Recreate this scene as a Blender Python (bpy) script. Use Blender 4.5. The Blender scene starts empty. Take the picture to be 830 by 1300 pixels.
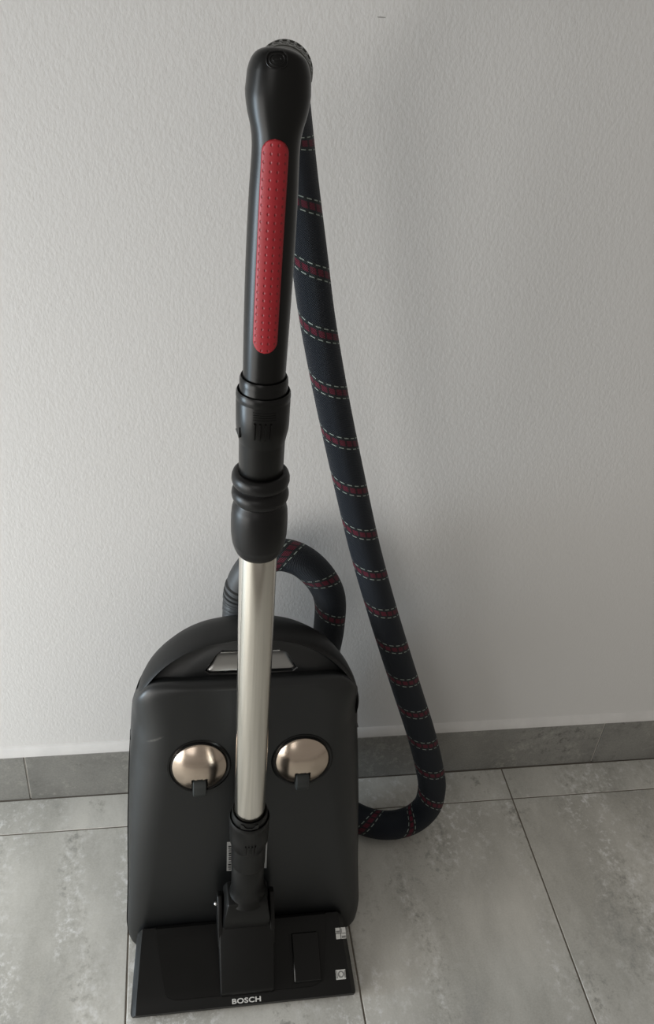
import bpy, bmesh, math, random
from math import sin, cos, pi, radians, sqrt
from mathutils import Vector, Matrix
random.seed(4)

scene = bpy.context.scene
COL = scene.collection

# ------------------------------------------------------------------ camera
cam_data = bpy.data.cameras.new('camera')
cam = bpy.data.objects.new('camera', cam_data)
COL.objects.link(cam)
cam_data.sensor_fit = 'VERTICAL'
cam_data.sensor_height = 36.0
cam_data.lens = 36.0 * 1150.0 / 1300.0
cam_data.clip_start = 0.01
pitch, yaw, roll = 0.6061, 0.2018, 0.0995
fwd = Vector((sin(yaw) * cos(pitch), cos(yaw) * cos(pitch), -sin(pitch)))
rt = Vector((cos(yaw), -sin(yaw), 0))
up = rt.cross(fwd)
r2 = cos(roll) * rt + sin(roll) * up
u2 = -sin(roll) * rt + cos(roll) * up
M = Matrix((r2, u2, -fwd)).transposed().to_4x4()
M.translation = Vector((-0.1146, -0.928, 1.185))
cam.matrix_world = M
scene.camera = cam

# ------------------------------------------------------------------ light
world = bpy.data.worlds.new('room_ambience')
scene.world = world
world.use_nodes = True
bg = world.node_tree.nodes['Background']
bg.inputs['Color'].default_value = (1.0, 0.94, 0.86, 1)
bg.inputs['Strength'].default_value = 0.255


def area(name, loc, target, sx, sy, power, color):
    d = bpy.data.lights.new(name, 'AREA')
    d.shape = 'RECTANGLE'
    d.size, d.size_y, d.energy, d.color = sx, sy, power, color
    o = bpy.data.objects.new(name, d)
    COL.objects.link(o)
    o.location = loc
    o.rotation_euler = (Vector(target) - Vector(loc)).to_track_quat('-Z', 'Y').to_euler()
    return o


# daylight through the panes of a low glazed door on the left of the room
area('window_light', (-2.05, -0.29, 0.30), (0, -0.27, 0.22), 0.45, 0.80, 22.5, (0.70, 0.865, 1.0))
area('window_light', (-2.10, -0.50, 0.88), (0, -0.46, 0.66), 0.60, 1.20, 9.5, (0.93, 0.975, 1.0))
area('window_light', (-1.15, -0.85, 0.50), (0, -0.75, 0.30), 0.85, 0.80, 9.4, (1.0, 0.97, 0.925))
# added fill lamp behind the viewer for frontal light, no window known there
area('front_fill_light', (-0.75, -1.75, 1.35), (0, -0.2, 0.3), 0.7, 0.7, 2.4, (1.0, 0.98, 0.95))

vs = scene.view_settings
vs.view_transform = 'Standard'
vs.look = 'None'
vs.gamma = 1.0
vs.use_curve_mapping = False
vs.exposure = 0.0

# ------------------------------------------------------------------ materials


def new_mat(name):
    m = bpy.data.materials.new(name)
    m.use_nodes = True
    nt = m.node_tree
    b = nt.nodes['Principled BSDF']
    return m, nt, b


def N(nt, kind, **kw):
    n = nt.nodes.new(kind)
    for k, v in kw.items():
        setattr(n, k, v)
    return n


def setin(n, **kw):
    for k, v in kw.items():
        n.inputs[k.replace('_', ' ')].default_value = v


def ramp(nt, stops, interp='LINEAR'):
    r = N(nt, 'ShaderNodeValToRGB')
    cr = r.color_ramp
    cr.interpolation = interp
    while len(cr.elements) < len(stops):
        cr.elements.new(0.5)
    for e, (p, c) in zip(cr.elements, stops):
        e.position = p
        e.color = (*c, 1) if len(c) == 3 else c
    return r


def mix(nt, fac, a, b, blend='MIX'):
    m = N(nt, 'ShaderNodeMix', data_type='RGBA', blend_type=blend)
    def put(idx, v):
        s = m.inputs[idx]
        if hasattr(v, 'is_output') or isinstance(v, bpy.types.NodeSocket):
            nt.links.new(v, s)
        else:
            s.default_value = (*v, 1) if isinstance(v, tuple) and len(v) == 3 else v
    put(0, fac)
    put(6, a)
    put(7, b)
    return m.outputs[2]


def math_node(nt, op, a, b=0.0, c=None):
    n = N(nt, 'ShaderNodeMath', operation=op)
    for i, v in enumerate((a, b, c)):
        if v is None:
            continue
        if isinstance(v, bpy.types.NodeSocket):
            nt.links.new(v, n.inputs[i])
        else:
            n.inputs[i].default_value = v
    return n.outputs[0]


def noise(nt, vec, scale, detail=3, rough=0.55):
    n = N(nt, 'ShaderNodeTexNoise')
    n.inputs['Scale'].default_value = scale
    n.inputs['Detail'].default_value = detail
    n.inputs['Roughness'].default_value = rough
    if vec is not None:
        nt.links.new(vec, n.inputs['Vector'])
    return n.outputs['Fac']


def bump(nt, b, h, strength, dist):
    n = N(nt, 'ShaderNodeBump')
    n.inputs['Strength'].default_value = strength
    n.inputs['Distance'].default_value = dist
    nt.links.new(h, n.inputs['Height'])
    nt.links.new(n.outputs['Normal'], b.inputs['Normal'])


def wpos(nt):
    return N(nt, 'ShaderNodeNewGeometry').outputs['Position']


def vmul(nt, v, s):
    n = N(nt, 'ShaderNodeVectorMath', operation='MULTIPLY')
    nt.links.new(v, n.inputs[0])
    n.inputs[1].default_value = s
    return n.outputs[0]


def vadd(nt, v, w):
    n = N(nt, 'ShaderNodeVectorMath', operation='ADD')
    nt.links.new(v, n.inputs[0])
    nt.links.new(w, n.inputs[1])
    return n.outputs[0]


def mat_plaster():
    m, nt, b = new_mat('wall_plaster')
    p = wpos(nt)
    c = mix(nt, noise(nt, p, 2.2, 2), (0.78, 0.772, 0.76), (0.82, 0.812, 0.80))
    nt.links.new(c, b.inputs['Base Color'])
    b.inputs['Roughness'].default_value = 0.75
    n1 = noise(nt, vmul(nt, p, (1.0, 1.0, 0.55)), 330, 3, 0.6)
    n2 = noise(nt, p, 110, 2, 0.5)
    h = math_node(nt, 'MULTIPLY_ADD', n2, 0.8, n1)
    bump(nt, b, h, 0.24, 0.0012)
    # one small dark scratch high on the wall
    q = N(nt, 'ShaderNodeVectorMath', operation='SUBTRACT')
    nt.links.new(p, q.inputs[0])
    q.inputs[1].default_value = (0.0817, 0.0085, 1.0854)
    ln = N(nt, 'ShaderNodeVectorMath', operation='LENGTH')
    nt.links.new(vmul(nt, q.outputs[0], (1.0, 1.0, 6.5)), ln.inputs[0])
    mk = math_node(nt, 'LESS_THAN', math_node(nt, 'MULTIPLY_ADD', n2, 0.003, ln.outputs['Value']), 0.0056)
    nt.links.new(mix(nt, math_node(nt, 'MULTIPLY', mk, 0.6), c, (0.12, 0.11, 0.10)), b.inputs['Base Color'])
    return m


def mat_tile(name, gain):
    m, nt, b = new_mat(name)
    oi = N(nt, 'ShaderNodeObjectInfo')
    off = N(nt, 'ShaderNodeCombineXYZ')
    for i, k in enumerate((37.0, 91.0, 53.0)):
        nt.links.new(math_node(nt, 'MULTIPLY', oi.outputs['Random'], k), off.inputs[i])
    p = vadd(nt, wpos(nt), off.outputs[0])
    ps = vmul(nt, p, (1.0, 0.42, 1.0))
    cloud = noise(nt, ps, 9, 5, 0.62)
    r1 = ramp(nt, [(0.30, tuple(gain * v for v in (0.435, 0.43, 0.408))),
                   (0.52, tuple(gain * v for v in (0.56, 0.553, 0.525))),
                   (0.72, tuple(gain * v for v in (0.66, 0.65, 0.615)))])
    nt.links.new(cloud, r1.inputs[0])
    # pale flecks and dark patches, gathered in streaks that run along the tile
    fleck = noise(nt, vmul(nt, p, (1, 0.8, 1)), 95, 4, 0.7)
    streak = noise(nt, vmul(nt, p, (1.0, 0.28, 1.0)), 13, 3, 0.6)
    rs = ramp(nt, [(0.43, (0, 0, 0)), (0.64, (1, 1, 1))])
    nt.links.new(streak, rs.inputs[0])
    rf = ramp(nt, [(0.51, (0, 0, 0)), (0.66, (1, 1, 1))])
    nt.links.new(fleck, rf.inputs[0])
    f = math_node(nt, 'MULTIPLY', rs.outputs[0], rf.outputs[0])
    c = mix(nt, math_node(nt, 'MULTIPLY', f, 0.85), r1.outputs[0], tuple(min(0.9, gain * v) for v in (0.90, 0.88, 0.82)))
    rd = ramp(nt, [(0.34, (1, 1, 1)), (0.47, (0, 0, 0))])
    nt.links.new(fleck, rd.inputs[0])
    streak2 = noise(nt, vmul(nt, vadd(nt, p, off.outputs[0]), (1.0, 0.3, 1.0)), 10, 3, 0.6)
    rs2 = ramp(nt, [(0.50, (0, 0, 0)), (0.66, (1, 1, 1))])
    nt.links.new(streak2, rs2.inputs[0])
    g = math_node(nt, 'MULTIPLY', rs2.outputs[0], rd.outputs[0])
    c = mix(nt, math_node(nt, 'MULTIPLY', g, 0.75), c, tuple(gain * v for v in (0.24, 0.235, 0.22)))
    fine = noise(nt, p, 420, 2, 0.6)
    c = mix(nt, 0.42, c, mix(nt, fine, (0.1, 0.1, 0.095), (0.6, 0.6, 0.57)), 'OVERLAY')
    nt.links.new(c, b.inputs['Base Color'])
    b.inputs['Roughness'].default_value = 0.55
    bump(nt, b, fine, 0.12, 0.0006)
    return m


def mat_plain(name, col, rough, metal=0.0, nscale=0, nstr=0.1, coat=0.0, spec=0.5):
    m, nt, b = new_mat(name)
    p = N(nt, 'ShaderNodeTexCoord').outputs['Object']
    v = noise(nt, p, 26, 4, 0.6)
    c = mix(nt, v, tuple(x * 0.86 for x in col), tuple(min(1, x * 1.14) for x in col))
    nt.links.new(c, b.inputs['Base Color'])
    rr = math_node(nt, 'MULTIPLY_ADD', v, 0.12, rough - 0.06)
    nt.links.new(rr, b.inputs['Roughness'])
    b.inputs['Metallic'].default_value = metal
    b.inputs['Coat Weight'].default_value = coat
    b.inputs['Specular IOR Level'].default_value = spec
    if nscale:
        bump(nt, b, noise(nt, p, nscale, 2), nstr, 0.0006)
    return m


def mat_body():
    m, nt, b = new_mat('charcoal_body_plastic')
    p = N(nt, 'ShaderNodeTexCoord').outputs['Object']
    v = noise(nt, p, 18, 4, 0.6)
    c = mix(nt, v, (0.0050, 0.0058, 0.0062), (0.0072, 0.0081, 0.0085))
    # worn marks: a pale diagonal scuff and a dark nick near the left shoulder
    for at_, sc, rad, amt, colr in (((-0.1426, -0.1822, 0.3327), (0.52, 1.0, 1.6), 0.0075, 0.26, (0.22, 0.21, 0.19)),
                                    ((-0.1494, -0.1710, 0.3718), (2.0, 0.6, 1.0), 0.0042, 0.9, (0.002, 0.002, 0.002))):
        q = N(nt, 'ShaderNodeVectorMath', operation='SUBTRACT')
        nt.links.new(p, q.inputs[0])
        q.inputs[1].default_value = Vector(at_) - Vector((-0.036, -0.20, 0.0))
        rot = N(nt, 'ShaderNodeVectorRotate', rotation_type='Y_AXIS')
        nt.links.new(q.outputs[0], rot.inputs['Vector'])
        rot.inputs['Angle'].default_value = radians(36) if amt < 0.5 else 0.0
        ln = N(nt, 'ShaderNodeVectorMath', operation='LENGTH')
        nt.links.new(vmul(nt, rot.outputs[0], sc if amt > 0.5 else (0.5, 0.5, 4.2)), ln.inputs[0])
        nz = noise(nt, p, 320, 3, 0.6)
        rr_ = ramp(nt, [(0.45, (1, 1, 1)), (1.0, (0, 0, 0))])
        nt.links.new(math_node(nt, 'MULTIPLY', ln.outputs['Value'], 1.0 / rad), rr_.inputs[0])
        f = math_node(nt, 'MULTIPLY', math_node(nt, 'MULTIPLY', rr_.outputs[0], nz), 2.0 * amt)
        f = math_node(nt, 'MINIMUM', f, 1.0)
        c = mix(nt, f, c, colr)
    b.inputs['Specular IOR Level'].default_value = 0.62
    nt.links.new(c, b.inputs['Base Color'])
    nt.links.new(math_node(nt, 'MULTIPLY_ADD', v, 0.14, 0.33), b.inputs['Roughness'])
    bump(nt, b, noise(nt, p, 900, 2), 0.08, 0.0003)
    return m


def mat_hose():
    m, nt, b = new_mat('braided_hose_textile')
    uv = N(nt, 'ShaderNodeUVMap', uv_map='UVMap').outputs[0]
    sp = N(nt, 'ShaderNodeSeparateXYZ')
    nt.links.new(uv, sp.inputs[0])
    U, V = sp.outputs[0], sp.outputs[1]
    turns = math_node(nt, 'MULTIPLY_ADD', V, 1.0 / 0.065, U)      # helix, one band per 65 mm
    fr = math_node(nt, 'FRACT', math_node(nt, 'ADD', turns, 100.34))
    d = math_node(nt, 'ABSOLUTE', math_node(nt, 'SUBTRACT', fr, 0.5))   # distance to band centre in turns

    def below(x, t):
        return math_node(nt, 'LESS_THAN', x, t)
    dash = math_node(nt, 'FRACT', math_node(nt, 'MULTIPLY', U, 15.0))
    dash_on = below(dash, 0.60)
    dash2 = below(math_node(nt, 'FRACT', math_node(nt, 'ADD', dash, 0.35)), 0.72)
    band = below(d, 0.056)
    line = below(math_node(nt, 'ABSOLUTE', math_node(nt, 'SUBTRACT', d, 0.108)), 0.0095)
    halo = below(math_node(nt, 'ABSOLUTE', math_node(nt, 'SUBTRACT', d, 0.100)), 0.03)
    cell = math_node(nt, 'FRACT', math_node(nt, 'MULTIPLY', d, 1 / 0.037))
    # weave
    rib = math_node(nt, 'SINE', math_node(nt, 'MULTIPLY', U, 2 * pi * 46))
    thr = math_node(nt, 'SINE', math_node(nt, 'MULTIPLY', V, 2 * pi / 0.0016))
    weave = math_node(nt, 'MULTIPLY', rib, thr)
    fold = noise(nt, vmul(nt, uv, (14.0, 1.6, 1)), 1.0, 2)
    wv = math_node(nt, 'MULTIPLY_ADD', weave, 0.5, 0.5)
    base = mix(nt, wv, (0.004, 0.006, 0.010), (0.014, 0.020, 0.031))
    red = mix(nt, dash2, (0.014, 0.007, 0.010), (0.125, 0.011, 0.028))
    red = mix(nt, math_node(nt, 'MULTIPLY', wv, 0.4), red, (0.05, 0.01, 0.02))
    c = mix(nt, halo, base, (0.012, 0.017, 0.018))
    c = mix(nt, band, c, red)
    c = mix(nt, math_node(nt, 'MULTIPLY', line, dash_on), c, (0.34, 0.40, 0.37))
    nt.links.new(c, b.inputs['Base Color'])
    b.inputs['Roughness'].default_value = 0.52
    b.inputs['Specular IOR Level'].default_value = 0.30
    hh = math_node(nt, 'MULTIPLY_ADD', fold, 2.2, weave)
    bump(nt, b, hh, 0.6, 0.0016)
    return m


def mat_grip():
    m, nt, b = new_mat('red_rubber_grip')
    uv = N(nt, 'ShaderNodeUVMap', uv_map='UVMap').outputs[0]   # metres
    sp = N(nt, 'ShaderNodeSeparateXYZ')
    nt.links.new(uv, sp.inputs[0])
    cu = math_node(nt, 'SUBTRACT', math_node(nt, 'FRACT', math_node(nt, 'MULTIPLY', sp.outputs[0], 1 / 0.0048)), 0.5)
    cv = math_node(nt, 'SUBTRACT', math_node(nt, 'FRACT', math_node(nt, 'MULTIPLY', sp.outputs[1], 1 / 0.0058)), 0.5)
    r = math_node(nt, 'SQRT', math_node(nt, 'ADD', math_node(nt, 'POWER', cu, 2.0), math_node(nt, 'POWER', math_node(nt, 'MULTIPLY', cv, 0.8), 2.0)))
    dim = ramp(nt, [(0.06, (0, 0, 0)), (0.19, (1, 1, 1))])
    nt.links.new(r, dim.inputs[0])
    v = noise(nt, uv, 60, 3)
    c = mix(nt, v, (0.30, 0.008, 0.015), (0.38, 0.011, 0.021))
    nt.links.new(c, b.inputs['Base Color'])
    b.inputs['Roughness'].default_value = 0.48
    c = mix(nt, dim.outputs[0], (0.20, 0.010, 0.014), c)
    nt.links.new(c, b.inputs['Base Color'])
    bump(nt, b, dim.outputs[0], 0.55, 0.0007)
    return m


def mat_steel(name, axis_scale, col=(0.72, 0.69, 0.64), rough=0.26):
    m, nt, b = new_mat(name)
    p = N(nt, 'ShaderNodeTexCoord').outputs['Object']
    n = noise(nt, vmul(nt, p, axis_scale), 1.0, 3)
    c = mix(nt, n, tuple(x * 0.9 for x in col), col)
    nt.links.new(c, b.inputs['Base Color'])
    b.inputs['Metallic'].default_value = 1.0
    nt.links.new(math_node(nt, 'MULTIPLY_ADD', n, 0.14, rough - 0.07), b.inputs['Roughness'])
    bump(nt, b, n, 0.05, 0.0003)
    return m


PLASTER = mat_plaster()
TILE = mat_tile('floor_tile_stoneware', 1.10)
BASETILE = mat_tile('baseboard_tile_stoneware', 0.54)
GROUT = mat_plain('grout', (0.17, 0.15, 0.125), 0.9, nscale=300)
CAULK = mat_plain('white_joint_filler', (0.72, 0.70, 0.66), 0.7, nscale=200)
PAINT = mat_plain('white_paint_bead', (0.80, 0.79, 0.775), 0.6, nscale=120)
BODY = mat_body()
BUMPER = mat_plain('charcoal_bumper_rubber', (0.0075, 0.0075, 0.0073), 0.45, nscale=700, nstr=0.08, spec=0.36)
BLACK = mat_plain('black_plastic', (0.004, 0.004, 0.0038), 0.30, nscale=0, spec=0.30)
SATIN = mat_plain('satin_black_plastic', (0.005, 0.005, 0.0048), 0.40, nscale=0, spec=0.30)
GLOSS = mat_plain('glossy_black_plastic', (0.004, 0.004, 0.004), 0.24, nscale=0, spec=0.33)
RUBBER = mat_plain('black_rubber', (0.0055, 0.0052, 0.0055), 0.36, nscale=0, spec=0.32)
GREYRIB = mat_plain('ribbed_grey_collar', (0.055, 0.057, 0.05), 0.38)
CUFF = mat_plain('dark_grey_hose_cuff', (0.038, 0.039, 0.040), 0.5)
DARK = mat_plain('dark_recess', (0.004, 0.004, 0.004), 0.7)
HOSE = mat_hose()
GRIP = mat_grip()
STEEL = mat_steel('polished_steel_tube', (60, 60, 1.6), (0.80, 0.765, 0.70), 0.19)
CAPSTEEL = mat_steel('brushed_steel_cap', (5, 5, 160), (0.66, 0.55, 0.455), 0.24)
SLOTSTEEL = mat_steel('steel_handle_plate', (6, 90, 90), (0.42, 0.42, 0.41), 0.36)
PIN = mat_plain('bright_pin_metal', (0.75, 0.75, 0.75), 0.25, metal=1.0)
WHEEL = mat_plain('grey_wheel_rubber', (0.028, 0.031, 0.030), 0.5)
PRINT = mat_plain('white_print', (0.62, 0.62, 0.60), 0.55)
LABELW = mat_plain('silver_rating_label', (0.30, 0.30, 0.29), 0.5)
INK = mat_plain('black_ink', (0.01, 0.01, 0.01), 0.6)
ICONG = mat_plain('grey_icon_print', (0.22, 0.22, 0.215), 0.55)

# ------------------------------------------------------------------ mesh helpers
ROOT_LOC = Vector((-0.036, -0.20, 0.0))


def link(name, me, mat, parent=None):
    o = bpy.data.objects.new(name, me)
    COL.objects.link(o)
    if mat is not None:
        me.materials.append(mat)
    if parent is not None:
        o.parent = parent
    return o


def smooth_by_angle(me, deg):
    bm = bmesh.new()
    bm.from_mesh(me)
    bmesh.ops.recalc_face_normals(bm, faces=bm.faces)
    lim = radians(deg)
    for f in bm.faces:
        f.smooth = True
    for e in bm.edges:
        if len(e.link_faces) == 2:
            e.smooth = e.calc_face_angle(0) < lim
    bm.to_mesh(me)
    bm.free()


def make(name, verts, faces, mat, parent=None, deg=38, shift=ROOT_LOC, bevel=0.0, uvs=None):
    me = bpy.data.meshes.new(name)
    me.from_pydata([tuple(Vector(v) - shift) for v in verts], [], faces)
    if uvs is not None:
        lay = me.uv_layers.new(name='UVMap')
        i = 0
        for f in uvs:
            for c in f:
                lay.data[i].uv = c
                i += 1
    if bevel:
        bm = bmesh.new()
        bm.from_mesh(me)
        bmesh.ops.recalc_face_normals(bm, faces=bm.faces)
        es = [e for e in bm.edges if len(e.link_faces) == 2 and e.calc_face_angle(0) > radians(28)]
        bmesh.ops.bevel(bm, geom=es, offset=bevel, segments=3, profile=0.5, affect='EDGES', clamp_overlap=True)
        bm.to_mesh(me)
        bm.free()
    if deg:
        smooth_by_angle(me, deg)
    return link(name, me, mat, parent)


def loft(rings, closed=True, cap0=True, cap1=True):
    """rings: equal-length lists of points -> verts, quad faces"""
    n = len(rings[0])
    V = [p for r in rings for p in r]
    F = []
    for k in range(len(rings) - 1):
        for i in range(n if closed else n - 1):
            j = (i + 1) % n
            F.append((k * n + i, k * n + j, (k + 1) * n + j, (k + 1) * n + i))
    if cap0:
        F.append(tuple(range(n))[::-1])
    if cap1:
        F.append(tuple((len(rings) - 1) * n + i for i in range(n)))
    return V, F


def lathe(profile, org, ax=(0, 0, 1), seg=48, cap0=True, cap1=True):
    """profile: (radius, height along ax)"""
    ax = Vector(ax).normalized()
    a = ax.orthogonal().normalized()
    b = ax.cross(a)
    org = Vector(org)
    rings = [[org + ax * h + r * (cos(t) * a + sin(t) * b) for t in (2 * pi * i / seg for i in range(seg))] for r, h in profile]
    return loft(rings, True, cap0, cap1)


def join(*parts):
    V, F = [], []
    for v, f in parts:
        o = len(V)
        V += list(v)
        F += [tuple(i + o for i in q) for q in f]
    return V, F


def box(x0, x1, y0, y1, z0, z1):
    V = [(x, y, z) for z in (z0, z1) for y in (y0, y1) for x in (x0, x1)]
    F = [(0, 2, 3, 1), (4, 5, 7, 6), (0, 1, 5, 4), (2, 6, 7, 3), (0, 4, 6, 2), (1, 3, 7, 5)]
    return V, F


def prism_x(prof, xa, xb):
    """polygon in (y,z) extruded in x; xa/xb may be functions of (y,z)"""
    fa = xa if callable(xa) else (lambda y, z: xa)
    fb = xb if callable(xb) else (lambda y, z: xb)
    return loft([[(fa(y, z), y, z) for y, z in prof], [(fb(y, z), y, z) for y, z in prof]])


def catmull(pts, per):
    pts = [Vector(p) for p in pts]
    P = [2 * pts[0] - pts[1]] + pts + [2 * pts[-1] - pts[-2]]
    out = []
    for i in range(1, len(P) - 2):
        p0, p1, p2, p3 = P[i - 1:i + 3]
        d1 = max(1e-6, (p1 - p0).length ** 0.5)
        d2 = max(1e-6, (p2 - p1).length ** 0.5)
        d3 = max(1e-6, (p3 - p2).length ** 0.5)
        m1 = (p2 - p1) + d2 * ((p1 - p0) / d1 - (p2 - p0) / (d1 + d2))
        m2 = (p2 - p1) + d2 * ((p3 - p2) / d3 - (p3 - p1) / (d2 + d3))
        for k in range(per):
            t = k / per
            out.append((2 * t**3 - 3 * t**2 + 1) * p1 + (t**3 - 2 * t**2 + t) * m1 + (-2 * t**3 + 3 * t**2) * p2 + (t**3 - t**2) * m2)
    out.append(pts[-1])
    return out


def resample(pts, step):
    """pts Vectors (any dimension) -> equally spaced"""
    L = [0]
    for a, b in zip(pts, pts[1:]):
        L.append(L[-1] + (b - a).length)
    n = max(2, round(L[-1] / step))
    out, j = [], 0
    for k in range(n + 1):
        s = L[-1] * k / n
        while j < len(L) - 2 and L[j + 1] < s:
            j += 1
        t = (s - L[j]) / max(1e-9, L[j + 1] - L[j])
        out.append(pts[j].lerp(pts[j + 1], min(1, t)))
    return out


def frames(path, first=Vector((1, 0, 0))):
    """parallel-transported frames"""
    T = []
    for i in range(len(path)):
        T.append((path[min(i + 1, len(path) - 1)] - path[max(i - 1, 0)]).normalized())
    a = (first - T[0] * first.dot(T[0])).normalized()
    out = []
    for t in T:
        a = (a - t * a.dot(t)).normalized()
        out.append((t, a, t.cross(a)))
    return out


def tube(path, rad, seg=32, uv=False, first=Vector((1, 0, 0)), closed_ends=True):
    """rad(i) -> (ra, rb)"""
    fr = frames(path, first)
    rings = []
    for i, p in enumerate(path):
        ra, rb = rad(i)
        t, a, b = fr[i]
        rings.append([p + ra * cos(2 * pi * k / seg) * a + rb * sin(2 * pi * k / seg) * b for k in range(seg)])
    V, F = loft(rings, True, closed_ends, closed_ends)
    if not uv:
        return V, F
    s = [0.0]
    for a, b in zip(path, path[1:]):
        s.append(s[-1] + (b - a).length)
    U = []
    for k in range(len(rings) - 1):
        for i in range(seg):
            U.append(((i / seg, s[k]), ((i + 1) / seg, s[k]), ((i + 1) / seg, s[k + 1]), (i / seg, s[k + 1])))
    for f in F[len(U):]:
        U.append(tuple((0.0, 0.03) for _ in f))
    return V, F, U


# ------------------------------------------------------------------ the setting
ZERO = Vector((0, 0, 0))


def structure(o):
    o['kind'] = 'structure'
    return o


TW, TL, GAP = 0.300, 0.600, 0.0022
X0, CROSS = -0.1867, -0.0607
floor = structure(make('floor', *box(-1.45, 1.55, -1.5, 0.012, -0.05, -0.0012), GROUT, shift=ZERO, deg=0))
wall = structure(make('wall_back', *box(-1.45, 1.55, 0.0085, 0.10, -0.05, 2.5), PLASTER, shift=ZERO, deg=0))


def tile_mesh(name, w, l, h, bev, mat):
    v, f = box(-w / 2, w / 2, -l / 2, l / 2, -h, 0)
    me = bpy.data.meshes.new(name)
    me.from_pydata(v, [], f)
    bm = bmesh.new()
    bm.from_mesh(me)
    bmesh.ops.recalc_face_normals(bm, faces=bm.faces)
    es = [e for e in bm.edges if all(v.co.z > -1e-6 for v in e.verts)]
    bmesh.ops.bevel(bm, geom=es, offset=bev, segments=1, affect='EDGES')
    bm.to_mesh(me)
    bm.free()
    me.materials.append(mat)
    return me


full = tile_mesh('floor_tile', TW - GAP, TL - GAP, 0.006, 0.0007, TILE)
cut = tile_mesh('floor_tile_cut', TW - GAP, -CROSS - GAP / 2 - 0.001, 0.006, 0.0007, TILE)
for i in range(-4, 5):
    xc = X0 + (i + 0.5) * TW
    for j in range(3):
        yc = CROSS / 2 if j == 0 else CROSS - (j - 0.5) * TL
        o = bpy.data.objects.new('floor_tile', cut if j == 0 else full)
        COL.objects.link(o)
        o.parent = floor
        o.location = (xc, yc - (0.0005 if j == 0 else 0), random.uniform(-0.0004, 0.0))
        o.rotation_euler = (random.uniform(-0.0006, 0.0006), random.uniform(-0.0008, 0.0008), 0)

BH = 0.0955
bb = structure(make('baseboard_back', *box(-1.45, 1.55, 0.0022, 0.0085, 0.0, BH - 0.001), CAULK, shift=ZERO, deg=0))
joints = [-0.34 + 0.3043 * k for k in range(-4, 7)]
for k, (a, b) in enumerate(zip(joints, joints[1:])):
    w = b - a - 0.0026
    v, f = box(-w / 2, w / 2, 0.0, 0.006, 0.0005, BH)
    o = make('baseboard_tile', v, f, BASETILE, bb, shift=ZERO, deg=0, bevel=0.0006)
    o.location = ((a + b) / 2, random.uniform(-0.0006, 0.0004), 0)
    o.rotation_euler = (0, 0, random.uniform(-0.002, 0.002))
# painted bead along the top of the baseboard
prof = [(0.0085, BH), (0.0005, BH), (0.0012, BH + 0.004), (0.0045, BH + 0.011), (0.0085, BH + 0.0145)]
structure(make('trim_1', *prism_x(prof, -1.45, 1.55), PAINT, shift=ZERO, deg=60))

# ------------------------------------------------------------------ the vacuum cleaner
root = bpy.data.objects.new('vacuum_cleaner', None)
COL.objects.link(root)
root.location = ROOT_LOC
root.empty_display_size = 0.1
root['label'] = 'black canister vacuum cleaner parked upright with wand and striped hose against white wall'
root['category'] = 'vacuum cleaner'

# body frame: leans 12 degrees back to the wall
XC, YB, S12, C12 = -0.031, -0.262, sin(radians(12)), cos(radians(12))


def B(x, d, z):
    """x across, d depth behind the front face, z up along the leaning body"""
    return Vector((XC + x, YB + d + S12 * z, C12 * z))


def seam(z):
    return 0.010 + 0.045 * min(1.0, max(0.0, z) / 0.3)


SIDE = [(0.10, 0.0), (0.135, 0.002), (0.149, 0.011), (0.1545, 0.032), (0.1535, 0.07), (0.152, 0.10), (0.150, 0.1765), (0.1475, 0.23), (0.1435, 0.305)]
TOP_OUT = [(0.1385, 0.352), (0.1295, 0.3835), (0.112, 0.4116), (0.087, 0.4346), (0.057, 0.4496), (0.02, 0.4568), (0.0, 0.4574)]
TOP_IN = [(0.1405, 0.345), (0.1375, 0.370), (0.1305, 0.392), (0.119, 0.407), (0.103, 0.4135), (0.06, 0.4150), (0.0, 0.4150)]


def outline(top, step=0.006):
    half = catmull([(x, z, 0) for x, z in [(0.0, 0.0), (0.05, 0.0)] + SIDE + top], 10)
    half = resample(half, step)
    left = [Vector((-p.x, p.y, 0)) for p in half[1:-1]][::-1]
    return [(p.x, p.y) for p in half + left]        # runs anticlockwise from bottom centre


# front shell: the underside that faces the viewer
ol = outline(TOP_IN)


def smooth01(t):
    t = min(1.0, max(0.0, t))
    return t * t * (3 - 2 * t)


def front_seam(z):
    """the lip is shallow along the crisp upper edge, deep down the sides"""
    w_ = smooth01((z - 0.345) / 0.060)
    return seam(z) * (1 - w_) + 0.013 * w_


rings = []
for th in [-1] + [90 * k / 12 for k in range(13)]:
    if th < 0:
        rings.append([B(x * 0.994, seam(z) + 0.005, z - 0.45 * (seam(z) + 0.005 - front_seam(z)) * smooth01((z - 0.30) / 0.05)) for x, z in ol])
        continue
    t = radians(th)
    ring = []
    for x, z in ol:
        ins = 1 - cos(t)
        w_ = smooth01((z - 0.36) / 0.055)
        wx = (0.050 - 0.028 * max(0, 0.3 - z) / 0.3) * (1 - 0.10 * w_)
        sx = 1 - ins * wx / 0.15
        sz = 1 - ins * ((0.026 * (1 - w_) + 0.006 * w_) if z > 0.2 else 0.016) / 0.2
        ring.append(B(x * sx, front_seam(z) * (1 - sin(t)), 0.2 + (z - 0.2) * sz))
    rings.append(ring)
shell = make('front_shell', *loft(rings), BODY, root, deg=50)
shell['label'] = 'smooth charcoal plastic underside facing out'

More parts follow.
